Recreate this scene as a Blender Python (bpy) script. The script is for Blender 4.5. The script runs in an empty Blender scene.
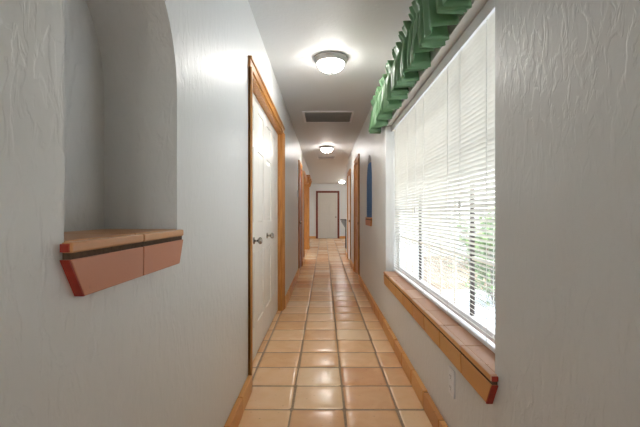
import bpy, bmesh, math, random
from mathutils import Vector, Matrix, noise
random.seed(7)
S = bpy.context.scene
COL = S.collection
PI = math.pi
CAM_Z = 1.108
XL, XR, ZC = -0.476, 0.592, 2.444      # hallway wall planes and ceiling
YB, YE = -2.6, 17.2                    # behind the camera, far end wall
LEND, REND = 12.2, 10.1                # where the left / right hallway walls stop

# ------------------------------------------------------------------ materials
def nt(m):
    m.use_nodes = True
    t = m.node_tree; t.nodes.clear()
    out = t.nodes.new('ShaderNodeOutputMaterial')
    return t, out
def N(t, kind, **kw):
    n = t.nodes.new(kind)
    for k, v in kw.items():
        if k in n.inputs: n.inputs[k].default_value = v
        else: setattr(n, k, v)
    return n
def lin(c):
    return tuple(((v/255)/12.92 if v/255 <= .04045 else (((v/255)+.055)/1.055)**2.4) for v in c) + (1,)
def coords(t, scale=(1,1,1), kind='Object'):
    tc = N(t, 'ShaderNodeTexCoord'); mp = N(t, 'ShaderNodeMapping')
    mp.inputs['Scale'].default_value = scale
    if kind == 'World':
        g = N(t, 'ShaderNodeNewGeometry'); t.links.new(g.outputs['Position'], mp.inputs[0])
    else:
        t.links.new(tc.outputs[kind], mp.inputs[0])
    return mp
def ramp(t, src, stops):
    r = N(t, 'ShaderNodeValToRGB'); e = r.color_ramp.elements
    e[0].position, e[0].color = stops[0]; e[1].position, e[1].color = stops[-1]
    for p, c in stops[1:-1]:
        x = e.new(p); x.color = c
    t.links.new(src, r.inputs[0]); return r
def plain(name, rgb, rough=.5, metal=0, spec=.5, var=.06, nscale=12, bump=0, coat=0):
    m = bpy.data.materials.new(name); t, out = nt(m)
    p = N(t, 'ShaderNodeBsdfPrincipled'); p.inputs['Roughness'].default_value = rough
    p.inputs['Metallic'].default_value = metal; p.inputs['Specular IOR Level'].default_value = spec
    p.inputs['Coat Weight'].default_value = coat
    c = lin(rgb); mp = coords(t)
    n = N(t, 'ShaderNodeTexNoise'); n.inputs['Scale'].default_value = nscale; n.inputs['Detail'].default_value = 4
    t.links.new(mp.outputs[0], n.inputs[0])
    lo = tuple(v*(1-var) for v in c[:3])+(1,); hi = tuple(min(1, v*(1+var)) for v in c[:3])+(1,)
    r = ramp(t, n.outputs['Fac'], [(.3, lo), (.7, hi)])
    t.links.new(r.outputs[0], p.inputs['Base Color'])
    if bump:
        b = N(t, 'ShaderNodeBump'); b.inputs['Strength'].default_value = 1; b.inputs['Distance'].default_value = bump
        t.links.new(n.outputs['Fac'], b.inputs['Height']); t.links.new(b.outputs[0], p.inputs['Normal'])
    t.links.new(p.outputs[0], out.inputs[0]); return m
def plaster(name, rgb, rough=.38, depth=.0035, spec=.5):
    m = bpy.data.materials.new(name); t, out = nt(m)
    p = N(t, 'ShaderNodeBsdfPrincipled'); p.inputs['Roughness'].default_value = rough
    p.inputs['Base Color'].default_value = lin(rgb); p.inputs['Specular IOR Level'].default_value = spec
    mp = coords(t, (1, 1, .42), 'World')
    n1 = N(t, 'ShaderNodeTexNoise', Scale=30.0, Detail=3.0, Distortion=.7); t.links.new(mp.outputs[0], n1.inputs[0])
    r1 = ramp(t, n1.outputs['Fac'], [(.46, (0,0,0,1)), (.56, (1,1,1,1))])
    n2 = N(t, 'ShaderNodeTexNoise', Scale=60.0, Detail=4.0); t.links.new(mp.outputs[0], n2.inputs[0])
    mp2 = coords(t, (1, 1, .7), 'World')
    n3 = N(t, 'ShaderNodeTexNoise', Scale=9.0, Detail=2.0, Distortion=1.5); t.links.new(mp2.outputs[0], n3.inputs[0])
    a = N(t, 'ShaderNodeMath', operation='MULTIPLY_ADD'); a.inputs[1].default_value = .35
    t.links.new(n2.outputs['Fac'], a.inputs[0]); t.links.new(r1.outputs[0], a.inputs[2])
    a2 = N(t, 'ShaderNodeMath', operation='MULTIPLY_ADD'); a2.inputs[1].default_value = 1.6
    t.links.new(n3.outputs['Fac'], a2.inputs[0]); t.links.new(a.outputs[0], a2.inputs[2])
    b = N(t, 'ShaderNodeBump'); b.inputs['Strength'].default_value = .3; b.inputs['Distance'].default_value = depth
    t.links.new(a2.outputs[0], b.inputs['Height']); t.links.new(b.outputs[0], p.inputs['Normal'])
    t.links.new(p.outputs[0], out.inputs[0]); return m
def wood(name, dark, light, rough=.35, axis='Z'):
    m = bpy.data.materials.new(name); t, out = nt(m)
    p = N(t, 'ShaderNodeBsdfPrincipled'); p.inputs['Roughness'].default_value = rough
    sc = {'Z': (14, 14, .9), 'Y': (14, .9, 14), 'X': (.9, 14, 14)}[axis]
    mp = coords(t, sc)
    n = N(t, 'ShaderNodeTexNoise', Scale=4.0, Detail=6.0, Distortion=.8); t.links.new(mp.outputs[0], n.inputs[0])
    r = ramp(t, n.outputs['Fac'], [(.3, lin(dark)), (.5, tuple((a+b)/2 for a, b in zip(lin(dark), lin(light)))), (.7, lin(light))])
    t.links.new(r.outputs[0], p.inputs['Base Color'])
    b = N(t, 'ShaderNodeBump'); b.inputs['Strength'].default_value = .3; b.inputs['Distance'].default_value = .001
    t.links.new(n.outputs['Fac'], b.inputs['Height']); t.links.new(b.outputs[0], p.inputs['Normal'])
    t.links.new(p.outputs[0], out.inputs[0]); return m
def clay(name, stops, rough=.3, bump=.0012, speck=.5, mottle=.6):
    """fired clay tile: per-tile tone from the attribute 'tone', mottling from noise"""
    m = bpy.data.materials.new(name); t, out = nt(m)
    p = N(t, 'ShaderNodeBsdfPrincipled')
    at = N(t, 'ShaderNodeAttribute', attribute_name='tone')
    mp = coords(t, (1,1,1), 'World')
    n = N(t, 'ShaderNodeTexNoise', Scale=9.0, Detail=5.0, Distortion=.6); t.links.new(mp.outputs[0], n.inputs[0])
    a = N(t, 'ShaderNodeMath', operation='MULTIPLY_ADD'); a.inputs[1].default_value = mottle
    s = N(t, 'ShaderNodeMath', operation='SUBTRACT'); s.inputs[1].default_value = .5
    t.links.new(n.outputs['Fac'], s.inputs[0]); t.links.new(s.outputs[0], a.inputs[0]); t.links.new(at.outputs['Fac'], a.inputs[2])
    r = ramp(t, a.outputs[0], [(q, lin(c)) for q, c in stops])
    v = N(t, 'ShaderNodeTexNoise', Scale=45.0, Detail=3.0); t.links.new(mp.outputs[0], v.inputs[0])
    vr = ramp(t, v.outputs['Fac'], [(.66, (0,0,0,1)), (.76, (speck, speck, speck, 1))])
    mx = N(t, 'ShaderNodeMix', data_type='RGBA')
    t.links.new(vr.outputs[0], mx.inputs[0]); t.links.new(r.outputs[0], mx.inputs[6]); mx.inputs[7].default_value = lin((120, 74, 46))
    t.links.new(mx.outputs[2], p.inputs['Base Color'])
    rr = N(t, 'ShaderNodeMapRange'); rr.inputs['To Min'].default_value = rough*.7; rr.inputs['To Max'].default_value = rough*1.5
    t.links.new(n.outputs['Fac'], rr.inputs[0]); t.links.new(rr.outputs[0], p.inputs['Roughness'])
    n4 = N(t, 'ShaderNodeTexNoise', Scale=14.0, Detail=3.0); t.links.new(mp.outputs[0], n4.inputs[0])
    b = N(t, 'ShaderNodeBump'); b.inputs['Strength'].default_value = .6; b.inputs['Distance'].default_value = bump
    t.links.new(n4.outputs['Fac'], b.inputs['Height']); t.links.new(b.outputs[0], p.inputs['Normal'])
    t.links.new(p.outputs[0], out.inputs[0]); return m
def emit(name, rgb, strength):
    m = bpy.data.materials.new(name); t, out = nt(m)
    e = N(t, 'ShaderNodeEmission'); e.inputs[0].default_value = lin(rgb); e.inputs[1].default_value = strength
    mp = coords(t); n = N(t, 'ShaderNodeTexNoise', Scale=14.0, Detail=3.0); t.links.new(mp.outputs[0], n.inputs[0])
    r = N(t, 'ShaderNodeMapRange'); r.inputs['To Min'].default_value = strength*.85; r.inputs['To Max'].default_value = strength*1.15
    t.links.new(n.outputs['Fac'], r.inputs[0]); t.links.new(r.outputs[0], e.inputs[1])
    t.links.new(e.outputs[0], out.inputs[0]); return m
def glass(name):
    m = bpy.data.materials.new(name); t, out = nt(m)
    f = N(t, 'ShaderNodeFresnel', IOR=1.45); ge = N(t, 'ShaderNodeNewGeometry'); mr = N(t, 'ShaderNodeMapRange')
    mr.inputs['To Min'].default_value = 1.45; mr.inputs['To Max'].default_value = 1/1.45
    t.links.new(ge.outputs['Backfacing'], mr.inputs[0]); t.links.new(mr.outputs[0], f.inputs['IOR'])
    tr = N(t, 'ShaderNodeBsdfTransparent'); tr.inputs[0].default_value = (.93, .95, .95, 1)
    g = N(t, 'ShaderNodeBsdfGlossy'); g.inputs['Roughness'].default_value = .02
    mx = N(t, 'ShaderNodeMixShader'); t.links.new(f.outputs[0], mx.inputs[0]); t.links.new(tr.outputs[0], mx.inputs[1]); t.links.new(g.outputs[0], mx.inputs[2])
    t.links.new(mx.outputs[0], out.inputs[0]); return m
def translucent(name, rgb, amount=.35, rough=.5, trgb=None):
    m = bpy.data.materials.new(name); t, out = nt(m)
    p = N(t, 'ShaderNodeBsdfPrincipled'); p.inputs['Roughness'].default_value = rough
    mp = coords(t); n = N(t, 'ShaderNodeTexNoise', Scale=20.0, Detail=3.0); t.links.new(mp.outputs[0], n.inputs[0])
    c = lin(rgb); r = ramp(t, n.outputs['Fac'], [(.3, tuple(v*.93 for v in c[:3])+(1,)), (.7, c)])
    t.links.new(r.outputs[0], p.inputs['Base Color'])
    tl = N(t, 'ShaderNodeBsdfTranslucent'); tl.inputs[0].default_value = lin(trgb or rgb)
    mx = N(t, 'ShaderNodeMixShader'); mx.inputs[0].default_value = amount
    t.links.new(p.outputs[0], mx.inputs[1]); t.links.new(tl.outputs[0], mx.inputs[2]); t.links.new(mx.outputs[0], out.inputs[0]); return m

M = dict(
    wall=plaster('wall_paint', (219, 219, 216), rough=.42),
    ceil=plaster('ceiling_paint', (212, 213, 212), rough=.6, depth=.0015, spec=.3),
    oak=wood('oak_trim', (166, 100, 38), (212, 152, 80)),
    oakh=wood('oak_trim_across', (166, 100, 38), (212, 152, 80), axis='Y'),
    redwood=wood('red_brown_trim', (104, 36, 20), (134, 56, 32)),
    redwoodh=wood('red_brown_trim_across', (92, 32, 16), (128, 52, 28), axis='X'),
    door=plain('door_paint', (236, 233, 226), rough=.35, var=.02),
    doorg=plain('grey_door_paint', (206, 200, 190), rough=.4, var=.02),
    tile=clay('floor_tile', [(.0, (220, 160, 114)), (.35, (232, 182, 134)), (.6, (240, 196, 150)), (1., (246, 214, 174))], rough=.2, mottle=.45, speck=.35),
    base=clay('baseboard_tile', [(.0, (200, 134, 72)), (.5, (214, 152, 84)), (1., (224, 168, 104))], rough=.4, speck=.4),
    ledge=clay('ledge_tile', [(.0, (188, 118, 84)), (.5, (198, 130, 96)), (1., (206, 142, 106))], rough=.45, speck=.15),
    ledgetop=clay('ledge_top_tile', [(.0, (190, 128, 74)), (.5, (204, 146, 92)), (1., (212, 158, 106))], rough=.35, speck=.8),
    silltop=clay('sill_top_tile', [(.0, (198, 150, 120)), (.5, (212, 170, 144)), (1., (222, 184, 162))], rough=.3, speck=.4),
    redend=plain('raw_red_clay', (150, 44, 26), rough=.6, var=.25, nscale=30),
    grout=plain('grout', (156, 130, 102), rough=.85, var=.15, nscale=60, bump=.001),
    groutd=plain('dark_grout', (86, 66, 48), rough=.9, var=.2, nscale=80, bump=.001),
    white=plain('white_enamel', (228, 228, 228), rough=.35, var=.02),
    steel=plain('brushed_nickel', (165, 163, 160), rough=.4, metal=.4, var=.05),
    knob=plain('dark_nickel', (150, 144, 136), rough=.22, metal=1, var=.1),
    grille=plain('grille_grey', (190, 188, 184), rough=.6, var=.04),
    black=plain('dark_iron', (44, 46, 50), rough=.45, var=.1),
    ironl=plain('pale_iron_slats', (188, 190, 192), rough=.4, var=.1),
    bronze=plain('bronze_frame', (62, 52, 46), rough=.4, metal=.3, var=.08),
    muntin=plain('beige_muntin', (214, 200, 182), rough=.5, var=.03),
    blue=plain('blue_glaze', (72, 118, 170), rough=.7, spec=.2, var=.25, nscale=30),
    slat=translucent('blind_slat', (232, 228, 218), .07),
    cord=plain('white_cord', (236, 234, 228), rough=.8, var=.03),
    green=translucent('green_satin', (112, 152, 110), .2, rough=.34, trgb=(140, 190, 140)),
    lamp=emit('lamp_glass', (255, 251, 246), 13.0),
    glass=glass('window_glass'),
    concrete=plain('patio_concrete', (176, 182, 190), rough=.9, var=.08, nscale=3),
    stucco=plain('garden_stucco', (226, 230, 234), rough=.9, var=.04, nscale=5),
    leaf=plain('leaf_green', (96, 128, 62), rough=.6, var=.4, nscale=6),
    stem=plain('stem_brown', (96, 74, 54), rough=.8, var=.2),
    eave=plain('eave_paint', (214, 200, 180), rough=.8, var=.03),
    slot=plain('socket_dark', (60, 58, 56), rough=.6),
)

# ------------------------------------------------------------------ helpers
def tag(o, label=None, cat=None, group=None, kind=None):
    if label: o['label'] = label
    if cat: o['category'] = cat
    if group: o['group'] = group
    if kind: o['kind'] = kind
    return o
def empty(name, loc=(0,0,0), rz=0):
    o = bpy.data.objects.new(name, None); COL.objects.link(o); o.location = loc; o.rotation_euler = (0,0,rz)
    o.empty_display_size = .05; return o
def obj(name, bm, mats, parent=None, smooth=False):
    me = bpy.data.meshes.new(name); bmesh.ops.recalc_face_normals(bm, faces=bm.faces); bm.to_mesh(me); bm.free()
    for m in (mats if isinstance(mats, (list, tuple)) else [mats]): me.materials.append(m)
    if smooth:
        for p in me.polygons: p.use_smooth = True
    o = bpy.data.objects.new(name, me); COL.objects.link(o)
    if parent: o.parent = parent
    return o
def struct(name, bm, mats, parent=None, smooth=False):
    o = obj(name, bm, mats, parent, smooth)
    if not parent: o['kind'] = 'structure'
    return o
def box(bm, lo, hi, bevel=0, seg=2, tone=None, mat=0, M4=None):
    b = bmesh.new(); bmesh.ops.create_cube(b, size=1)
    for v in b.verts:
        v.co = Vector([(lo[i]+hi[i])/2 + v.co[i]*(hi[i]-lo[i]) for i in range(3)])
    if bevel: bmesh.ops.bevel(b, geom=b.edges[:], offset=bevel, segments=seg, profile=.5, affect='EDGES')
    merge(bm, b, tone, mat, M4)
def merge(bm, b, tone=None, mat=0, M4=None):
    mp = {}
    lay = None
    if tone is not None:
        lay = bm.loops.layers.float_color.get('tone') or bm.loops.layers.float_color.new('tone')
    for v in b.verts: mp[v] = bm.verts.new(M4 @ v.co if M4 else v.co)
    for f in b.faces:
        try: g = bm.faces.new([mp[v] for v in f.verts])
        except ValueError: continue
        g.material_index = mat if mat else f.material_index; g.smooth = f.smooth
        if lay:
            for l in g.loops: l[lay] = (tone, tone, tone, 1)
    b.free()
def hexa(bm, pts, tone=None, mat=0, bevel=0):
    """pts: 8 corners, bottom ring 4 then top ring 4"""
    b = bmesh.new(); v = [b.verts.new(p) for p in pts]
    for q in ((3,2,1,0), (4,5,6,7), (0,1,5,4), (1,2,6,5), (2,3,7,6), (3,0,4,7)): b.faces.new([v[i] for i in q])
    bmesh.ops.recalc_face_normals(b, faces=b.faces)
    if bevel: bmesh.ops.bevel(b, geom=b.edges[:], offset=bevel, segments=2, profile=.5, affect='EDGES')
    merge(bm, b, tone, mat)
def lathe(bm, prof, seg=32, origin=(0,0,0), axis='Z', mat=0):
    rings = []
    for r, z in prof:
        ring = []
        for i in range(seg):
            a = 2*PI*i/seg
            p = {'Z': (r*math.cos(a), r*math.sin(a), z), 'X': (z, r*math.cos(a), r*math.sin(a)), 'Y': (r*math.cos(a), z, r*math.sin(a))}[axis]
            ring.append(bm.verts.new(Vector(p)+Vector(origin)))
        rings.append(ring)
    for a, b in zip(rings, rings[1:]):
        for i in range(seg):
            f = bm.faces.new([a[i], a[(i+1) % seg], b[(i+1) % seg], b[i]]); f.smooth = True; f.material_index = mat
    for ring in (rings[0], rings[-1]):
        f = bm.faces.new(ring); f.material_index = mat
def tube(bm, pts, r, seg=8):
    pts = [Vector(p) for p in pts]; rings = []
    for i, p in enumerate(pts):
        d = (pts[min(i+1, len(pts)-1)]-pts[max(i-1, 0)]).normalized()
        u = d.orthogonal().normalized() if not rings else (u - d*u.dot(d)).normalized()
        w = d.cross(u)
        rings.append([bm.verts.new(p + (u*math.cos(2*PI*k/seg)+w*math.sin(2*PI*k/seg))*r) for k in range(seg)])
    for a, b in zip(rings, rings[1:]):
        for k in range(seg):
            f = bm.faces.new([a[k], a[(k+1) % seg], b[(k+1) % seg], b[k]]); f.smooth = True
    bm.faces.new(rings[0]); bm.faces.new(rings[-1])

# a wall slab in the (y, z) plane with rectangular and arched openings
def slab_cells(bm, x0, x1, ya, yb, za, zb, holes):
    """holes: (y0, y1, z0, top) with top a number or a function of y"""
    ys = {ya, yb}
    for h in holes:
        n = 28 if callable(h[3]) else 1
        for k in range(n+1):
            # denser at the ends of an arch
            u = k/n if n == 1 else (1-math.cos(PI*k/n))/2
            ys.add(h[0]+(h[1]-h[0])*u)
    ys = sorted(y for y in ys if ya <= y <= yb)
    for y0, y1 in zip(ys, ys[1:]):
        if y1-y0 < 1e-6: continue
        m = (y0+y1)/2; act = [h for h in holes if h[0] < m < h[1]]
        solids = [(za, za, zb, zb)]
        for h in act:
            t0, t1 = (h[3](y0), h[3](y1)) if callable(h[3]) else (h[3], h[3])
            nw = []
            for s in solids:
                if h[2] > s[0]+1e-5: nw.append((s[0], s[1], h[2], h[2]))
                nw.append((t0, t1, s[2], s[3])) if min(t0, t1) < s[2]-1e-5 else None
            solids = nw
        for s in solids:
            v = [bm.verts.new(p) for p in ((x0,y0,s[0]), (x1,y0,s[0]), (x1,y1,s[1]), (x0,y1,s[1]),
                                           (x0,y0,s[2]), (x1,y0,s[2]), (x1,y1,s[3]), (x0,y1,s[3]))]
            for q in ((3,2,1,0), (4,5,6,7), (0,1,5,4), (1,2,6,5), (2,3,7,6), (3,0,4,7)): bm.faces.new([v[i] for i in q])
def clean(bm):
    bmesh.ops.remove_doubles(bm, verts=bm.verts, dist=1e-5)
    seen = {}
    for f in bm.faces: seen.setdefault(frozenset(v.index for v in f.verts), []).append(f)
    bm.verts.index_update(); seen = {}
    for f in bm.faces: seen.setdefault(frozenset(v.index for v in f.verts), []).append(f)
    dead = [f for g in seen.values() if len(g) > 1 for f in g]
    bmesh.ops.delete(bm, geom=dead, context='FACES_ONLY')

DEPTH = .236
def arch(yc, a, b, zs): return lambda y: zs + b*math.sqrt(max(0, 1-((y-yc)/a)**2))
LN = (.703, 1.243); RN = (4.74, 5.30)                 # left and right niches (y range)
LEDGE_Z = CAM_Z-.05
archL = arch(sum(LN)/2, .27, .332, CAM_Z+.382)
archR = arch(sum(RN)/2, .28, .37, CAM_Z+.40)
DH = 2.03                                             # door opening height
CL = (2.475, 4.39); D2 = (7.16, 8.06); D3 = (8.94, 11.88)       # left openings
R1 = (6.44, 7.27); R2 = (8.55, 9.36)                           # right openings
WIN = (1.329, 3.68, .558, CAM_Z+.835)

bm = bmesh.new()
doors_l = [(*CL, 0, DH), (*D2, 0, DH), (*D3, 0, DH)]
slab_cells(bm, XL-DEPTH, XL, YB, LEND, 0, ZC, doors_l+[(*LN, LEDGE_Z-.02, archL)])
slab_cells(bm, XL-DEPTH-.08, XL-DEPTH, YB, LEND, 0, ZC, [(*D2, 0, DH), (*D3, 0, DH)])
clean(bm); struct('wall_left', bm, M['wall'])
bm = bmesh.new()
slab_cells(bm, XR, XR+.2, YB, REND, 0, ZC, [(*R1, 0, DH), (*R2, 0, DH), WIN[:2]+(WIN[2]-.03, WIN[3]), (*RN, LEDGE_Z-.02, archR)])
slab_cells(bm, XR+.2, XR+.26, 3.9, 6.2, 0, ZC, [])
clean(bm); struct('wall_right', bm, M['wall'])
def wall_box(name, lo, hi, mat='wall'):
    b = bmesh.new(); box(b, lo, hi); return struct(name, b, M[mat])
bm = bmesh.new(); box(bm, (XL-.33, YB-.15, 0), (XL+.08, YB, ZC)); box(bm, (XR-.08, YB-.15, 0), (XR+.2, YB, ZC)); box(bm, (XL+.08, YB-.15, 0), (XR-.08, YB, 1.1)); box(bm, (XL+.08, YB-.15, 2.05), (XR-.08, YB, ZC)); struct('wall_back', bm, M['wall'])
wall_box('wall_end', (-3.2, YE, 0), (3.2, YE+.15, ZC))
# end area beyond the hallway
wall_box('wall_end_left', (-3.3, LEND-.12, 0), (-3.15, YE, ZC))
wall_box('wall_lounge_left', (-3.3, LEND-.12, 0), (XL-.316, LEND, ZC))
wall_box('wall_lounge_right', (XR+.2, REND-.12, 0), (3.3, REND, ZC))
bm = bmesh.new(); slab_cells(bm, 3.15, 3.3, REND, YE, 0, ZC, [(12.2, 15.4, .7, 2.15)]); clean(bm); struct('wall_end_right', bm, M['wall'])
# room behind the open left doorway, room behind the second left door
bm = bmesh.new(); slab_cells(bm, -3.6, -3.45, 8.4, LEND-.12, 0, ZC, [(8.7, 10.6, .7, 2.15)]); clean(bm); struct('wall_bedroom_far', bm, M['wall'])
wall_box('wall_bedroom_side', (-3.6, 8.32, 0), (XL-.316, 8.42, ZC))
wall_box('wall_closet_left', (-1.7, 6.9, 0), (XL-.316, 7.0, ZC))
wall_box('wall_closet_back', (-1.8, 6.9, 0), (-1.7, 8.32, ZC))
wall_box('wall_closet_right', (1.5, 6.2, 0), (1.6, REND-.12, ZC))
wall_box('wall_closet_front', (XR+.2, 6.2, 0), (1.5, 6.3, ZC))
# ceiling
bm = bmesh.new(); box(bm, (XL-.33, YB-.15, ZC), (XR+.2, 6.2, ZC+.12)); box(bm, (-3.6, 6.2, ZC), (3.3, YE+.15, ZC+.12))
struct('ceiling', bm, M['ceil'])

# ------------------------------------------------------------------ floor tiles
T = .299; X0 = .115; Y0 = 2.18
bm = bmesh.new(); lay = bm.loops.layers.float_color.new('tone')
prof = [-.5, -.475, -.43, -.25, 0, .25, .43, .475, .5]
def ftile(cx, cy, clipx=None):
    g = .008; hw = (T-g)/2; tone = min(1, max(0, random.gauss(.52, .2)))
    jx, jy = random.uniform(-.0015, .0015), random.uniform(-.0015, .0015)
    tx, ty = random.uniform(-.006, .006), random.uniform(-.006, .006)
    dome = random.uniform(.001, .003); grid = []
    ew = random.uniform(-.001, .001)
    for i, u in enumerate(prof):
        row = []
        for j, w in enumerate(prof):
            x, y = u*2*(hw+ew), w*2*hw
            # rounded corners
            k = max(0, abs(u)-.43)/.07, max(0, abs(w)-.43)/.07
            if k[0] and k[1]:
                f = 1/max(1, math.hypot(*k)); x = math.copysign((.43+.07*k[0]*f)*2*hw, x); y = math.copysign((.43+.07*k[1]*f)*2*hw, y)
            e = max(abs(u), abs(w))*2
            z = -dome*e*e + tx*x + ty*y - (.0045 if e > .99 else .0012 if e > .94 else 0)
            row.append(bm.verts.new((cx+x+jx, cy+y+jy, z)))
        grid.append(row)
    for i in range(len(prof)-1):
        for j in range(len(prof)-1):
            f = bm.faces.new([grid[i][j], grid[i+1][j], grid[i+1][j+1], grid[i][j+1]]); f.smooth = True
            for l in f.loops: l[lay] = (tone,)*3+(1,)
ny0 = int((YB-Y0)/T)-1; ny1 = int((YE-Y0)/T)+1
for j in range(ny0, ny1):
    cy = Y0+(j+.5)*T
    for i in range(-11, 11):
        cx = X0+(i+.5)*T
        wide = cy > 8.4 and cx < 0 or cy > REND and cx > 0
        if not wide and not (-.75 < cx < .80): continue
        if cx < -3.4 or cx > 3.1: continue
        if cy < LEND and cx > 3.1: continue
        ftile(cx, cy)
b = bmesh.new(); box(b, (-3.6, 6.2, -.12), (3.3, YE+.15, -.0055)); box(b, (XL-.33, YB-.15, -.12), (XR+.2, 6.2, -.0055))
merge(bm, b, tone=.5, mat=1)
struct('floor', bm, [M['tile'], M['grout']])

# ------------------------------------------------------------------ tiled baseboards
BH, BT = .096, .03
def baseboard(name, runs):
    """runs: (axis, fixed, direction into room, a, b)"""
    bm = bmesh.new()
    for ax, fx, d, a, b in runs:
        n = max(1, round((b-a)/T)); L = (b-a)/n
        for k in range(n):
            p, q = a+k*L+.005, a+(k+1)*L-.005; h = BH+random.uniform(-.003, .003); th = BT+random.uniform(-.002, .002)
            lo, hi = sorted((fx, fx+d*th)); tone = random.uniform(.1, .9)
            if ax == 'y': box(bm, (lo, p, .0), (hi, q, h), bevel=.004, tone=tone)
            else: box(bm, (p, lo, .0), (q, hi, h), bevel=.004, tone=tone)
        lo, hi = sorted((fx, fx+d*(BT-.007)))
        if ax == 'y': box(bm, (lo, a+.004, 0), (hi, b-.004, BH-.006), tone=.5, mat=1)
        else: box(bm, (a+.004, lo, 0), (b-.004, hi, BH-.006), tone=.5, mat=1)
    struct(name, bm, [M['base'], M['groutd']])
CW = .07  # casing width
baseboard('baseboard_left', [('y', XL, 1, YB, CL[0]-CW), ('y', XL, 1, CL[1]+CW, D2[0]-CW), ('y', XL, 1, D2[1]+CW, D3[0]-CW), ('y', XL, 1, D3[1]+CW, LEND)])
baseboard('baseboard_right', [('y', XR, -1, YB, R1[0]-CW), ('y', XR, -1, R1[1]+CW, R2[0]-CW), ('y', XR, -1, R2[1]+CW, REND)])
ED = (-.29, .62)    # end door opening x range
baseboard('baseboard_end', [('x', YE, -1, -3.1, ED[0]-CW), ('x', YE, -1, ED[1]+CW, 3.1)])

# ------------------------------------------------------------------ doors
def leaf_mesh(w, h, t, cols, rails=((.0, .24), (.80, 1.03), (1.59, 1.72), (1.90, 2.1)), stile=.095):
    """local: x 0..w, y 0..t (front at y=0 and back at y=t), z 0..h, raised panels on both faces"""
    bm = bmesh.new(); box(bm, (0, .008, 0), (w, t-.008, h))
    xs = [(0, stile), (w-stile, w)] + ([(w/2-stile*.45, w/2+stile*.45)] if cols == 2 else [])
    rl = [(max(0, a), min(h, b)) for a, b in rails]
    for a, b in xs: box(bm, (a, 0, 0), (b, t, h), bevel=.003, seg=1)
    xs2 = sorted(xs)
    for (p, q), (r, s) in zip(xs2, xs2[1:]):
        for a, b in rl: box(bm, (q-.001, .0005, a), (r+.001, t-.0005, b), bevel=.003, seg=1)
        for (a, b), (c, d) in zip(rl, rl[1:]):
            x0, x1, z0, z1 = q, r, b, c
            for y0, y1 in ((.008, .002), (t-.008, t-.002)):
                i, j = .012, .04
                o_ = [(x0+i, y0, z0+i), (x1-i, y0, z0+i), (x1-i, y0, z1-i), (x0+i, y0, z1-i)]
                n_ = [(x0+j, y1, z0+j), (x1-j, y1, z0+j), (x1-j, y1, z1-j), (x0+j, y1, z1-j)]
                v = [bm.verts.new(p_) for p_ in o_+n_]
                bm.faces.new(v[4:]); [bm.faces.new([v[k], v[(k+1) % 4], v[4+(k+1) % 4], v[4+k]]) for k in range(4)]
    return bm
def knob_mesh():      # axis along -Y (out of the face at y=0)
    bm = bmesh.new()
    lathe(bm, [(.026, 0), (.027, -.004), (.022, -.009), (.009, -.012), (.008, -.028), (.015, -.034), (.025, -.042), (.027, -.052), (.022, -.061), (.008, -.065)], 20, axis='Y')
    return bm
def casing(parent, y0, y1, x, d, mat='oak', math_='oakh', axis='y', top=DH, jd=.13):
    """boards round an opening on the plane x, sticking out by d*.022; plus jamb lining going the other way"""
    P = (lambda a, b, z0, z1, u, v: ((min(u, v), a, z0), (max(u, v), b, z1))) if axis == 'y' else (lambda a, b, z0, z1, u, v: ((a, min(u, v), z0), (b, max(u, v), z1)))
    for a, b in ((y0-CW, y0), (y1, y1+CW)):
        bm = bmesh.new(); box(bm, *P(a, b, 0, top, x, x+d*.016), bevel=.003)
        o1, o2 = (a, a+.022) if a < y0 else (b-.022, b)
        box(bm, *P(o1, o2, 0, top, x, x+d*.024), bevel=.004); obj('casing_board', bm, M[mat], parent)
    bm = bmesh.new(); box(bm, *P(y0-CW, y1+CW, top, top+CW, x, x+d*.016), bevel=.003)
    box(bm, *P(y0-CW, y1+CW, top+CW-.022, top+CW, x, x+d*.024), bevel=.004); obj('head_casing', bm, M[math_], parent)
    bm = bmesh.new()
    for a, b in ((y0, y0+.018), (y1-.018, y1)): box(bm, *P(a, b, 0, top, x+d*.004, x-d*jd))
    box(bm, *P(y0+.018, y1-.018, top-.018, top, x+d*.004, x-d*jd)); obj('door_jamb', bm, M[mat], parent)
# closet with four folding leaves
d = empty('door_1', (XL, (CL[0]+CL[1])/2, 0)); d['kind'] = 'structure'
def reparent(root, parts_before):
    inv = Matrix.Translation(root.location).inverted() if root.rotation_euler.z == 0 else root.matrix_world.inverted()
    for o in list(root.children):
        if o.name not in parts_before: o.matrix_parent_inverse = inv
casing(d, *CL, XL, 1); 
W4 = (CL[1]-CL[0]-.036-.012)/4
for k in range(4):
    o = obj('door_leaf', leaf_mesh(W4-.003, DH-.035, .034, 1, stile=.085), M['door'], d)
    # leaf local x -> world +y, local y (front at 0) -> world -x
    o.matrix_local = Matrix.Translation((XL-.05, CL[0]+.018+.006+k*W4, .012)) @ Matrix(((0,-1,0,0),(1,0,0,0),(0,0,1,0),(0,0,0,1)))
for yk in (2.87, 3.53):
    k_ = obj('door_knob', knob_mesh(), M['knob'], d)
    k_.matrix_local = Matrix.Translation((XL-.05, yk, .905)) @ Matrix(((0,-1,0,0),(1,0,0,0),(0,0,1,0),(0,0,0,1)))
bm = bmesh.new(); box(bm, (XL-.095, CL[0]+.018, DH-.03), (XL-.055, CL[1]-.018, DH-.018)); obj('folding_track', bm, M['steel'], d)
reparent(d, ())
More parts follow.
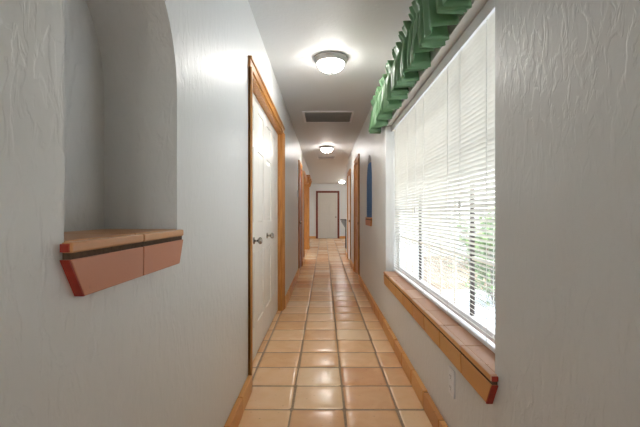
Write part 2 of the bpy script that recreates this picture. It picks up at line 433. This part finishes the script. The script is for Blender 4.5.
def swing_door(name, y0, y1, x, d, ajar, mat, trim='oak', trimh='oakh', label=None, hinge=.0):
    """hinged on the far side, near edge swung towards the hallway"""
    r = empty(name, (x, (y0+y1)/2, 0)); r['kind'] = 'structure'
    casing(r, y0, y1, x, d, trim, trimh); 
    w = y1-y0-.042
    o = obj('door_leaf', leaf_mesh(w, DH-.03, .036, 2), mat, r)
    # local x -> from hinge (far, y1) towards camera (-y); local y=0 face towards room centre
    base = Matrix(((0, -d, 0, 0), (-1, 0, 0, 0), (0, 0, 1, 0), (0, 0, 0, 1)))
    rot = Matrix.Rotation(-d*ajar, 4, 'Z')
    o.matrix_local = Matrix.Translation((x+d*hinge, y1-.02, .01)) @ rot @ base
    kn = knob_mesh(); kn.transform(Matrix.Translation((w-.06, 0, .93))); obj('door_knob', kn, M['knob'], o)
    reparent(r, ())
    return r
swing_door('door_2', *D2, XL, 1, math.radians(1.6), M['redwood'], hinge=.006)
swing_door('door_3', *R1, XR, -1, math.radians(3.4), M['oak'], hinge=.0)
swing_door('door_4', *R2, XR, -1, math.radians(2.4), M['door'], hinge=.0)
# cased opening without a leaf
r = empty('door_5', (XL, (D3[0]+D3[1])/2, 0)); r['kind'] = 'structure'; casing(r, *D3, XL, 1, jd=.32); reparent(r, ())
# end door
r = empty('door_6', ((ED[0]+ED[1])/2, YE, 0)); r['kind'] = 'structure'
casing(r, *ED, YE, -1, 'redwood', 'redwoodh', axis='x', top=2.05)
o = obj('door_leaf', leaf_mesh(ED[1]-ED[0]-.04, 2.02, .03, 2), M['doorg'], r); o.matrix_local = Matrix.Translation((ED[0]+.02, YE-.034, .01))
o = obj('door_knob', knob_mesh(), M['knob'], r); o.matrix_local = Matrix.Translation((ED[1]-.09, YE-.034, .95))
reparent(r, ())

# ------------------------------------------------------------------ niche ledges
def ledge(y0, y1, xw, d, label, group=None):
    """d = direction into the hallway; tiles on top reach to the back of the niche"""
    t = empty('niche_ledge', (xw, (y0+y1)/2, LEDGE_Z)); tag(t, label, 'ledge')
    zt = LEDGE_Z; xf = xw+d*.021; mid = (y0+y1)/2; a, b = y0-.010, y1+.004
    if d < 0: a, b = y0-.02, y1+.02
    # top tiles (niche part and nosing)
    for k, (p, q) in enumerate(((a, mid-.002), (mid+.002, b))):
        bm = bmesh.new()
        lo, hi = sorted((xw-d*.0, xf)); box(bm, (lo, p, zt-.022), (hi, q, zt-.002), bevel=.0045, seg=3, tone=.4+.2*k)
        lo, hi = sorted((xw-d*.001, xw-d*(DEPTH-.002))); pi, qi = max(p, y0+.002), min(q, y1-.002)
        box(bm, (lo, pi, zt-.018), (hi, qi, zt), bevel=.003, tone=.35+.25*k)
        obj('top_tile', bm, M['ledgetop'], t)
        # slanted apron tile
        bm = bmesh.new(); zb = zt-.108; z1 = zt-.034
        pb, qb = (p+.042 if k == 0 else p), (q-.03 if k == 1 else q)
        f0, f1 = xf-d*.001, xf-d*.002
        e = 1e-3
        hexa(bm, [(xw+d*e, pb, zb), (f1, pb, zb), (f1, qb, zb), (xw+d*e, qb, zb), (xw+d*e, p, z1), (f0, p, z1), (f0, q, z1), (xw+d*e, q, z1)], tone=.5, bevel=.002)
        obj('apron_tile', bm, M['ledge'], t)
    bm = bmesh.new(); lo, hi = sorted((xw+d*.001, xf-d*.005)); box(bm, (lo, a+.004, zt-.036), (hi, b-.004, zt-.02)); 
    box(bm, (min(xw+d*.001, xw+d*.017), mid-.004, zt-.10), (max(xw+d*.001, xw+d*.017), mid+.004, zt-.03)); obj('grout_joint', bm, M['groutd'], t)
    # raw red cut end facing the camera
    bm = bmesh.new(); zb = zt-.108
    hexa(bm, [(xw+d*.001, a+.038, zb), (xf-d*.003, a+.038, zb), (xf-d*.003, a+.0425, zb), (xw+d*.001, a+.0425, zb),
              (xw+d*.001, a-.004, zt-.034), (xf-d*.003, a-.004, zt-.034), (xf-d*.003, a+.001, zt-.034), (xw+d*.001, a+.001, zt-.034)], mat=0)
    lo, hi = sorted((xw+d*.001, xf-d*.004)); box(bm, (lo, a-.003, zt-.02), (hi, a+.001, zt-.005))
    obj('cut_end', bm, M['redend'] if d > 0 else M['oak'], t)
    for o in t.children: o.matrix_parent_inverse = Matrix.Translation(t.location).inverted()
    return t
ledge(*LN, XL, 1, 'terracotta tile ledge with two slanted front tiles under the large empty arched niche at left')
ledge(*RN, XR, -1, 'small terracotta tile ledge under the narrow blue-filled niche on the right wall')
# blue ribbed piece filling the right niche
bm = bmesh.new(); ab = arch(sum(RN)/2, .277, .30, CAM_Z+.38); z = LEDGE_Z+.002; rh = .0295
yc = sum(RN)/2
while z < CAM_Z+.66:
    zt = z+rh-.003
    ws = []
    for zz in (z, zt):
        ws.append(.277 if zz < CAM_Z+.38 else .277*math.sqrt(max(.002, 1-((zz-CAM_Z-.38)/.30)**2)))
    x0, x1 = XR-.004, XR+.10
    hexa(bm, [(x0, yc-ws[0], z), (x1, yc-ws[0], z), (x1, yc+ws[0], z), (x0, yc+ws[0], z), (x0, yc-ws[1], zt), (x1, yc-ws[1], zt), (x1, yc+ws[1], zt), (x0, yc+ws[1], zt)], bevel=.005)
    z += rh
box(bm, (XR+.003, yc-.25, LEDGE_Z+.004), (XR+.09, yc+.25, CAM_Z+.38))
tag(obj('ribbed_panel', bm, M['blue']), 'tall blue ribbed panel with an arched top standing in the right wall niche', 'panel')

# ------------------------------------------------------------------ window, sill, blind, valance
ys0, ys1, zs0, zs1 = WIN
w = empty('window_1', (XR+.16, (ys0+ys1)/2, zs0)); w['kind'] = 'structure'
bm = bmesh.new(); xf0, xf1 = XR+.125, XR+.165
for lo, hi in (((xf0, ys0, zs0), (xf1, ys1, zs0+.045)), ((xf0, ys0, zs1-.045), (xf1, ys1, zs1)), ((xf0, ys0, zs0+.045), (xf1, ys0+.045, zs1-.045)), ((xf0, ys1-.045, zs0+.045), (xf1, ys1, zs1-.045))):
    box(bm, lo, hi, bevel=.003)
obj('window_frame', bm, M['white'], w)
for ym in (1.907, 2.94):
    bm = bmesh.new(); box(bm, (xf0+.010, ym-.013, zs0+.045), (xf1-.012, ym+.013, zs1-.045), bevel=.002); obj('mullion', bm, M['bronze'], w)
bm = bmesh.new()
for hz in (.65, .315, .037, -.22): box(bm, (xf0+.012, ys0+.04, CAM_Z+hz-.009), (xf1-.012, ys1-.04, CAM_Z+hz+.009), bevel=.002, seg=1)
for ym in (1.62, 2.16, 2.42, 2.68, 3.18, 3.43): box(bm, (xf0+.014, ym-.009, zs0+.04), (xf1-.014, ym+.009, zs1-.04), bevel=.002, seg=1)
obj('muntin_grid', bm, M['muntin'], w)
bm = bmesh.new(); box(bm, (XR+.143, ys0+.03, zs0+.03), (XR+.147, ys1-.03, zs1-.03)); obj('window_pane', bm, M['glass'], w)
reparent(w, ())
# sill
s = empty('window_sill', (XR, (ys0+ys1)/2, zs0)); tag(s, 'long terracotta tile sill with orange apron tiles below the big window', 'sill')
sa, sb = 1.302, 3.66; nt_ = 8; L = (sb-sa)/nt_; zt = zs0; xn = XR-.026
for k in range(nt_):
    p, q = sa+k*L+.0045, sa+(k+1)*L-.0045; h = random.uniform(-.002, .002)
    bm = bmesh.new(); box(bm, (xn, p, zt-.024+h), (XR-.0005, q, zt+h), bevel=.005, seg=3, tone=random.random())
    pi, qi = max(p, ys0+.002), min(q, ys1-.002)
    box(bm, (XR-.002, pi, zt-.022+h), (XR+.118, qi, zt+h-.0005), bevel=.002, tone=random.random())
    o = obj('top_tile', bm, [M['silltop'], M['base']], s)
    for p_ in o.data.polygons:
        if p_.normal.x < -.75: p_.material_index = 1
    bm = bmesh.new(); pb = p + (.05 if k == 0 else 0); f0, f1 = xn+.001, XR-.021
    hexa(bm, [(f1, pb, zt-.118), (XR-.001, pb, zt-.118), (XR-.001, q, zt-.118), (f1, q, zt-.118), (f0, p, zt-.034), (XR-.001, p, zt-.034), (XR-.001, q, zt-.034), (f0, q, zt-.034)], tone=random.random(), bevel=.002)
    obj('apron_tile', bm, M['base'], s)
bm = bmesh.new(); box(bm, (xn+.006, sa+.006, zt-.036), (XR-.001, sb-.006, zt-.023)); box(bm, (XR-.012, sa+.06, zt-.11), (XR-.001, sb-.006, zt-.03))
box(bm, (XR+.0, ys0+.004, zt-.028), (XR+.116, ys1-.004, zt-.007)); obj('grout_joint', bm, M['groutd'], s)
bm = bmesh.new(); hexa(bm, [(XR-.0225, sa+.044, zt-.118), (XR-.001, sa+.044, zt-.118), (XR-.001, sa+.051, zt-.118), (XR-.0225, sa+.051, zt-.118),
     (xn+.003, sa-.001, zt-.034), (XR-.001, sa-.001, zt-.034), (XR-.001, sa+.004, zt-.034), (xn+.003, sa+.004, zt-.034)])
box(bm, (xn+.004, sa-.0005, zt-.02), (XR-.001, sa+.004, zt-.004)); obj('cut_end', bm, M['redend'], s)
for o in s.children: o.matrix_parent_inverse = Matrix.Translation(s.location).inverted()
# venetian blind
v = empty('venetian_blind', (XR+.08, (ys0+ys1)/2, zs1)); tag(v, 'wide white horizontal slatted blind hanging inside the right-hand window recess', 'blind')
bx = XR+.082; b0, b1 = ys0+.012, ys1-.012
bm = bmesh.new(); box(bm, (bx-.028, b0, zs1-.042), (bx+.02, b1, zs1-.002), bevel=.003); box(bm, (bx-.034, b0, zs1-.060), (bx-.028, b1, zs1-.004), bevel=.002); obj('headrail', bm, M['white'], v)
bm = bmesh.new(); z = zs1-.056; pitch = .0213; tilt = math.radians(37); hw = .0127; nsl = 0
while z > zs0+.035:
    jit = random.uniform(-.02, .02); prev = None
    for q in range(5):
        u = (q/4*2-1)*hw; c = .0022*(1-(q/4*2-1)**2)
        px = bx+u*math.cos(tilt+jit)+c*math.sin(tilt+jit); pz = z-u*math.sin(tilt+jit)+c*math.cos(tilt+jit)
        a_, b_ = bm.verts.new((px, b0+.004, pz)), bm.verts.new((px, b1-.004, pz))
        if prev: f = bm.faces.new([prev[0], prev[1], b_, a_]); f.smooth = True
        prev = (a_, b_)
    z -= pitch; nsl += 1
obj('slats', bm, M['slat'], v)
bm = bmesh.new(); box(bm, (bx-.013, b0+.004, zs0+.006), (bx+.013, b1-.004, zs0+.024), bevel=.005, seg=3); obj('bottom_rail', bm, M['white'], v)
for yc_ in (1.56, 2.05, 2.55, 3.05, 3.5):
    bm = bmesh.new()
    for xx in (bx-.0145, bx+.0145): tube(bm, [(xx, yc_, zs1-.04), (xx, yc_, zs0+.02)], .0011, 6)
    obj('ladder_cord', bm, M['cord'], v)
bm = bmesh.new(); tube(bm, [(bx-.036, 1.80, zs1-.05), (bx-.038, 1.80, 1.17)], .0012, 6); lathe(bm, [(.002, 1.172), (.006, 1.166), (.0075, 1.135), (.003, 1.13)], 12, (bx-.038, 1.80, 0)); obj('pull_cord', bm, M['cord'], v)
bm = bmesh.new(); tube(bm, [(bx-.036, 2.68, zs1-.05), (bx-.038, 2.68, 1.15)], .0012, 6); lathe(bm, [(.002, 1.152), (.006, 1.146), (.0075, 1.115), (.003, 1.11)], 12, (bx-.038, 2.68, 0)); obj('pull_cord', bm, M['cord'], v)
for o in v.children: o.matrix_parent_inverse = Matrix.Translation(v.location).inverted()
# gathered valance
va = empty('window_valance', (XR-.06, 2.5, 2.17)); tag(va, 'gathered green satin valance hanging on a rod above the window blind', 'valance')
ctrl = []; P = .29; y = 1.10
base_ = [(0, .575), (.012, .52), (.022, .470), (.060, .482), (.095, .468), (.105, .50), (.100, .570), (.112, .575), (.122, .53), (.130, .472), (.145, .470), (.150, .53), (.152, .575), (.166, .575), (.176, .53), (.182, .478), (.197, .476), (.205, .53), (.215, .58), (.245, .568)]
while y < 3.80:
    for dy, x in base_: ctrl.append((y+dy*random.uniform(.96, 1.04), x+random.uniform(-.006, .006)))
    y += P*random.uniform(.92, 1.06)
def cr(p0, p1, p2, p3, t): return tuple(.5*((2*b)+(-a+c)*t+(2*a-5*b+4*c-d)*t*t+(-a+3*b-3*c+d)*t**3) for a, b, c, d in zip(p0, p1, p2, p3))
plan = []
for i in range(1, len(ctrl)-2):
    for k in range(5): plan.append(cr(ctrl[i-1], ctrl[i], ctrl[i+1], ctrl[i+2], k/5))
bm = bmesh.new(); zr = [(2.24, .85), (2.215, .75), (2.19, .55), (2.165, .55), (2.14, .75), (2.10, .88), (2.05, .9), (2.0, .97), (1.95, 1.03), (1.928, 1.05)]
rows = []
for zi, (z, am) in enumerate(zr):
    row = []
    for i, (py, px) in enumerate(plan):
        wob = .022*noise.noise(Vector((py*7, z*6, 3)))*(1 if z < 2.15 else .4)
        wy = .035*noise.noise(Vector((py*6, z*7, 9)))*min(1, max(0, (2.2-z)*5))
        row.append(bm.verts.new((.528+(px-.528)*am+wob-.012*(am-.4), py+wy, z+.006*math.sin(py*31+zi)*(1 if zi in (0, 9) else .3)-(.014*math.sin(py*PI*2/P) if zi > 6 else 0))))
    rows.append(row)
for a, b in zip(rows, rows[1:]):
    for i in range(len(a)-1): f = bm.faces.new([a[i], a[i+1], b[i+1], b[i]]); f.smooth = True
o = obj('gathered_fabric', bm, M['green'], va); md = o.modifiers.new('thick', 'SOLIDIFY'); md.thickness = .0015
bm = bmesh.new(); tube(bm, [(XR-.001, 1.08, 2.174), (.535, 1.08, 2.174), (.528, 1.09, 2.174), (.528, 3.86, 2.174), (.535, 3.87, 2.174), (XR-.001, 3.87, 2.174)], .008, 8); obj('curtain_rod', bm, M['white'], va)
for o in va.children: o.matrix_parent_inverse = Matrix.Translation(va.location).inverted()

# ------------------------------------------------------------------ ceiling lights and vents
def light(x, y, label, first=None):
    t = empty('ceiling_light', (x, y, ZC)); tag(t, label, 'light', 'domed flush ceiling lights')
    if first:
        for ch in first.children:
            c = ch.copy(); COL.objects.link(c); c.parent = t
        return t
    bm = bmesh.new(); lathe(bm, [(.10, -.001), (.142, -.001), (.148, -.006), (.148, -.016), (.138, -.030), (.124, -.044), (.120, -.050), (.114, -.044)], 48); obj('light_rim', bm, M['steel'], t)
    bm = bmesh.new(); lathe(bm, [(.110, -.040), (.114, -.054), (.109, -.070), (.096, -.088), (.074, -.104), (.045, -.117), (.012, -.123)], 48); obj('lamp_shade', bm, M['lamp'], t)
    bm = bmesh.new(); lathe(bm, [(.022, -.119), (.024, -.127), (.015, -.136), (.011, -.146), (.004, -.153)], 20); obj('finial', bm, M['steel'], t)
    return t
l1 = light(.058, 3.30, 'nearest and largest-looking domed ceiling light, just before the grey vent')
light(.058, 7.66, 'second domed ceiling light, in the hallway beyond the grey vent', l1)
light(.058, -1.9, 'added unseen ceiling light behind the viewpoint, filling the near hallway', l1)  # extra fixture out of view, added as fill for the near walls
light(.72, 15.5, 'farthest small ceiling light, above the right of the end door', l1)
def vent(y0, y1, x0, x1, label, gm, n):
    t = empty('ceiling_vent', ((x0+x1)/2, (y0+y1)/2, ZC)); tag(t, label, 'vent')
    bm = bmesh.new(); f = .03; zb, ztp = ZC-.012, ZC-.0005
    for lo, hi in (((x0, y0, zb), (x1, y0+f, ztp)), ((x0, y1-f, zb), (x1, y1, ztp)), ((x0, y0+f, zb), (x0+f, y1-f, ztp)), ((x1-f, y0+f, zb), (x1, y1-f, ztp))): box(bm, lo, hi, bevel=.003)
    obj('vent_frame', bm, M['white'], t)
    bm = bmesh.new(); box(bm, (x0+f, y0+f, ZC-.003), (x1-f, y1-f, ZC-.001), mat=1)
    for k in range(n):
        yy = y0+f+(k+.5)*(y1-y0-2*f)/n; hexa(bm, [(x0+f, yy-.006, ZC-.011), (x1-f, yy-.006, ZC-.011), (x1-f, yy-.004, ZC-.011), (x0+f, yy-.004, ZC-.011), (x0+f, yy+.004, ZC-.003), (x1-f, yy+.004, ZC-.003), (x1-f, yy+.006, ZC-.003), (x0+f, yy+.006, ZC-.003)])
    obj('vent_grille', bm, [gm, M['grille']], t)
    for o in t.children: o.matrix_parent_inverse = Matrix.Translation(t.location).inverted()
vent(5.0, 5.6, -.286, .398, 'wide grey louvred return vent with white frame on hallway ceiling', M['grille'], 26)
vent(8.9, 9.3, -.16, .27, 'small white ceiling vent just beyond the second hallway light', M['white'], 12)

# ------------------------------------------------------------------ outlet, thermostat
t = empty('wall_outlet', (XR, 1.766, .333)); tag(t, 'white double wall outlet low on right wall below the sill', 'outlet')
bm = bmesh.new(); box(bm, (-.008, -.036, -.062), (-.0003, .036, .062), bevel=.002); obj('cover_plate', bm, M['white'], t)
for dz in (.026, -.026):
    bm = bmesh.new(); box(bm, (-.011, -.017, dz-.017), (-.005, .017, dz+.017), bevel=.002); sk = obj('socket', bm, M['white'], t)
    bm = bmesh.new()
    for yy in (-.007, .007): box(bm, (-.0115, yy-.0012, dz-.002), (-.0108, yy+.0012, dz+.008))
    lathe(bm, [(.0022, -.0115), (.0022, -.0108)], 10, (0, 0, dz-.009), axis='X'); obj('slots', bm, M['slot'], sk)
t = empty('thermostat', (XL, 6.80, 1.46)); tag(t, 'small pale thermostat box on left wall before the second doorway', 'thermostat')
bm = bmesh.new(); box(bm, (.0003, -.045, -.06), (.02, .045, .06), bevel=.004); obj('body', bm, M['white'], t)
bm = bmesh.new(); box(bm, (.02, -.03, .0), (.0215, .03, .04)); obj('display', bm, M['grille'], t)
bm = bmesh.new(); box(bm, (.02, -.02, -.035), (.024, .02, -.022), bevel=.001); obj('lever', bm, M['steel'], t)

# ------------------------------------------------------------------ wooden shelf rack high on left wall past the opening
t = empty('wooden_shelf', (XL, 11.1, 2.1)); tag(t, 'narrow orange-brown wooden shelf above the wide wood-framed opening on the left wall', 'shelf')
bm = bmesh.new(); box(bm, (XL+.0005, 10.2, 2.105), (XL+.105, 12.1, 2.135), bevel=.004); obj('shelf_board', bm, M['oakh'], t)
for yy in (10.35, 11.2, 11.93):
    bm = bmesh.new(); hexa(bm, [(XL+.025, yy-.012, 1.93), (XL+.05, yy-.012, 1.93), (XL+.05, yy+.012, 1.93), (XL+.025, yy+.012, 1.93), (XL+.025, yy-.012, 2.105), (XL+.098, yy-.012, 2.105), (XL+.098, yy+.012, 2.105), (XL+.025, yy+.012, 2.105)], bevel=.002); obj('bracket', bm, M['oak'], t)
for o in t.children: o.matrix_parent_inverse = Matrix.Translation(t.location).inverted()

# ------------------------------------------------------------------ console table at the end of the right wall
t = empty('console_table', (.95, 12.3, 0)); tag(t, 'dark metal console table with striped scrolled brackets beyond the hallway right wall', 'table')
bm = bmesh.new(); box(bm, (.52, 12.0, .90), (1.45, 12.4, .925), bevel=.005); obj('tabletop', bm, M['black'], t)
for xx in (.70, 1.27):
    for yy in (12.03, 12.36):
        bm = bmesh.new(); box(bm, (xx-.014, yy-.014, 0), (xx+.014, yy+.014, .90), bevel=.004); obj('leg', bm, M['black'], t)
for sx, x_in, x_out in ((1, .70, .53), (-1, 1.27, 1.44)):
    bm = bmesh.new(); bw = bmesh.new()
    for k in range(9):
        f = k/9; zz = .895-.03*k; xo = x_out+(x_in-x_out)*f**1.2; a_, b_ = sorted((x_in, xo))
        if b_-a_ < .02: continue
        for dst, dz0, dz1 in ((bm, -.014, 0), (bw, -.029, -.0145)):
            hexa(dst, [(a_, 12.02, zz+dz0-.01), (b_, 12.02, zz+dz0), (b_, 12.04, zz+dz0), (a_, 12.04, zz+dz0-.01), (a_, 12.02, zz+dz1-.01), (b_, 12.02, zz+dz1), (b_, 12.04, zz+dz1), (a_, 12.04, zz+dz1-.01)])
    br = obj('bracket', bm, M['black'], t); obj('pale_stripes', bw, M['ironl'], br)
for yy in (12.02, 12.345):
    bm = bmesh.new(); box(bm, (.714, yy, .16), (1.256, yy+.022, .185)); obj('stretcher', bm, M['black'], t)
for o in t.children:
    o.matrix_parent_inverse = Matrix.Translation(t.location).inverted()

# ------------------------------------------------------------------ unseen windows added to light the end area and the side room
for nm, x, a, b in (('added_window_end', 3.2, 12.2, 15.4), ('added_window_side', -3.55, 8.7, 10.6)):
    w = empty(nm, (x, (a+b)/2, .7)); w['kind'] = 'structure'; bm = bmesh.new()
    for lo, hi in (((x, a, .7), (x+.05, b, .74)), ((x, a, 2.11), (x+.05, b, 2.15)), ((x, a, .74), (x+.05, a+.04, 2.11)), ((x, b-.04, .74), (x+.05, b, 2.11)), ((x, (a+b)/2-.02, .74), (x+.05, (a+b)/2+.02, 2.11))): box(bm, lo, hi)
    obj('window_frame', bm, M['white'], w); bm = bmesh.new(); box(bm, (x+.02, a+.03, .73), (x+.024, b-.03, 2.12)); obj('window_pane', bm, M['glass'], w); reparent(w, ())

w = empty('added_window_back', (.058, YB-.08, 1.1)); w['kind'] = 'structure'; bm = bmesh.new()  # window added behind the camera, out of view, for even fill down the hall
for lo, hi in (((XL+.08, YB-.1, 1.1), (XR-.08, YB-.05, 1.15)), ((XL+.08, YB-.1, 2.0), (XR-.08, YB-.05, 2.05)), ((XL+.08, YB-.1, 1.15), (XL+.13, YB-.05, 2.0)), ((XR-.13, YB-.1, 1.15), (XR-.08, YB-.05, 2.0))): box(bm, lo, hi)
obj('window_frame', bm, M['white'], w); bm = bmesh.new(); box(bm, (XL+.12, YB-.078, 1.14), (XR-.12, YB-.074, 2.01)); obj('window_pane', bm, M['glass'], w); reparent(w, ())
# ------------------------------------------------------------------ outside the big window
bm = bmesh.new(); box(bm, (XR+.2, -8, -.30), (14, 30, -.12)); struct('ground', bm, M['concrete'])
bm = bmesh.new(); box(bm, (-14, -8, -.30), (-3.65, 30, -.12)); struct('ground_rear', bm, M['concrete'])
bm = bmesh.new(); box(bm, (7.0, -6, -.12), (7.2, 28, 1.7)); struct('wall_garden', bm, M['stucco'])
bm = bmesh.new(); box(bm, (XR+.2, -2.6, 2.5), (XR+.6, 6.2, 2.62)); struct('trim_eave', bm, M['eave'])
def shrub(x, y, h, r, n, label, seed):
    rn = random.Random(seed); t = empty('garden_shrub', (x, y, -.12)); tag(t, label, 'shrub', 'shrubs in the garden outside')
    bm = bmesh.new(); tips = []
    for k in range(14):
        a = rn.uniform(0, 2*PI); rr = rn.uniform(.2, 1)*r; p = (rr*math.cos(a), rr*math.sin(a), h*rn.uniform(.6, 1)); tube(bm, [(0, 0, 0), (p[0]*.4, p[1]*.4, p[2]*.5), p], .008, 5); tips.append(p)
    obj('stems', bm, M['stem'], t); bm = bmesh.new()
    for k in range(n):
        p = Vector(tips[k % 14])*rn.uniform(.35, 1.05)+Vector((rn.gauss(0, r*.25), rn.gauss(0, r*.25), rn.gauss(0, h*.10)))
        p.z = max(.03, p.z)
        R = Matrix.Rotation(rn.uniform(0, 6.3), 3, 'Z') @ Matrix.Rotation(rn.uniform(-1, 1), 3, 'X'); s_ = rn.uniform(.04, .075)
        vs = [bm.verts.new(p+R@Vector(q)*s_) for q in ((0, -1, 0), (.45, 0, .12), (0, 1, 0), (-.45, 0, .12))]; bm.faces.new(vs)
    obj('foliage', bm, M['leaf'], t)
light(-1.9, 14.6, 'added unseen ceiling light brightening the area left of the end door', l1)  # extra lamp out of view, added to brighten the far end
light(-1.25, 9.3, 'added unseen ceiling light in the room through the open left doorway', l1)  # extra lamp out of view, added to throw light onto the hallway floor
shrub(2.3, 5.2, 1.25, .45, 1500, 'leafy green shrub on the patio seen through the right part of blind', 1)
shrub(3.4, 8.3, 1.2, .6, 1500, 'green shrub farther along the patio seen faintly through the blind', 2)
shrub(5.6, 12.5, 1.5, .8, 1800, 'large green shrub beside the garden wall seen faintly through blind', 3)

# ------------------------------------------------------------------ light and camera
wd = bpy.data.worlds.new('sky'); S.world = wd; wd.use_nodes = True; t = wd.node_tree; t.nodes.clear()
out = t.nodes.new('ShaderNodeOutputWorld'); bg = t.nodes.new('ShaderNodeBackground'); sk = t.nodes.new('ShaderNodeTexSky')
sk.sky_type = 'NISHITA'; sk.sun_disc = False; sk.sun_elevation = math.radians(50); sk.sun_rotation = math.radians(250); sk.air_density = 1.0; sk.dust_density = 3.0
bg.inputs[1].default_value = .62
hz = N(t, 'ShaderNodeMix', data_type='RGBA'); hz.inputs[0].default_value = .8; hz.inputs[7].default_value = (1.6, 1.58, 1.55, 1)
t.links.new(sk.outputs[0], hz.inputs[6]); t.links.new(hz.outputs[2], bg.inputs[0]); t.links.new(bg.outputs[0], out.inputs[0])
sl = bpy.data.lights.new('sun', 'SUN'); sl.energy = 2.2; sl.angle = math.radians(1); sl.color = (1, .95, .88)
so = bpy.data.objects.new('sun', sl); COL.objects.link(so); so.location = (-4, 4, 9)
so.rotation_euler = Vector((.22, .12, -1)).to_track_quat('-Z', 'Y').to_euler()

cd = bpy.data.cameras.new('camera'); cam = bpy.data.objects.new('camera', cd); COL.objects.link(cam)
cam.location = (0, 0, CAM_Z); cam.rotation_euler = (PI/2, 0, 0); cd.sensor_width = 36; cd.lens = 36*384/640
cd.shift_x = -4/640; cd.clip_start = .02; S.camera = cam
S.view_settings.view_transform = 'Standard'; S.view_settings.look = 'None'; S.view_settings.exposure = 2.58; S.view_settings.gamma = 1
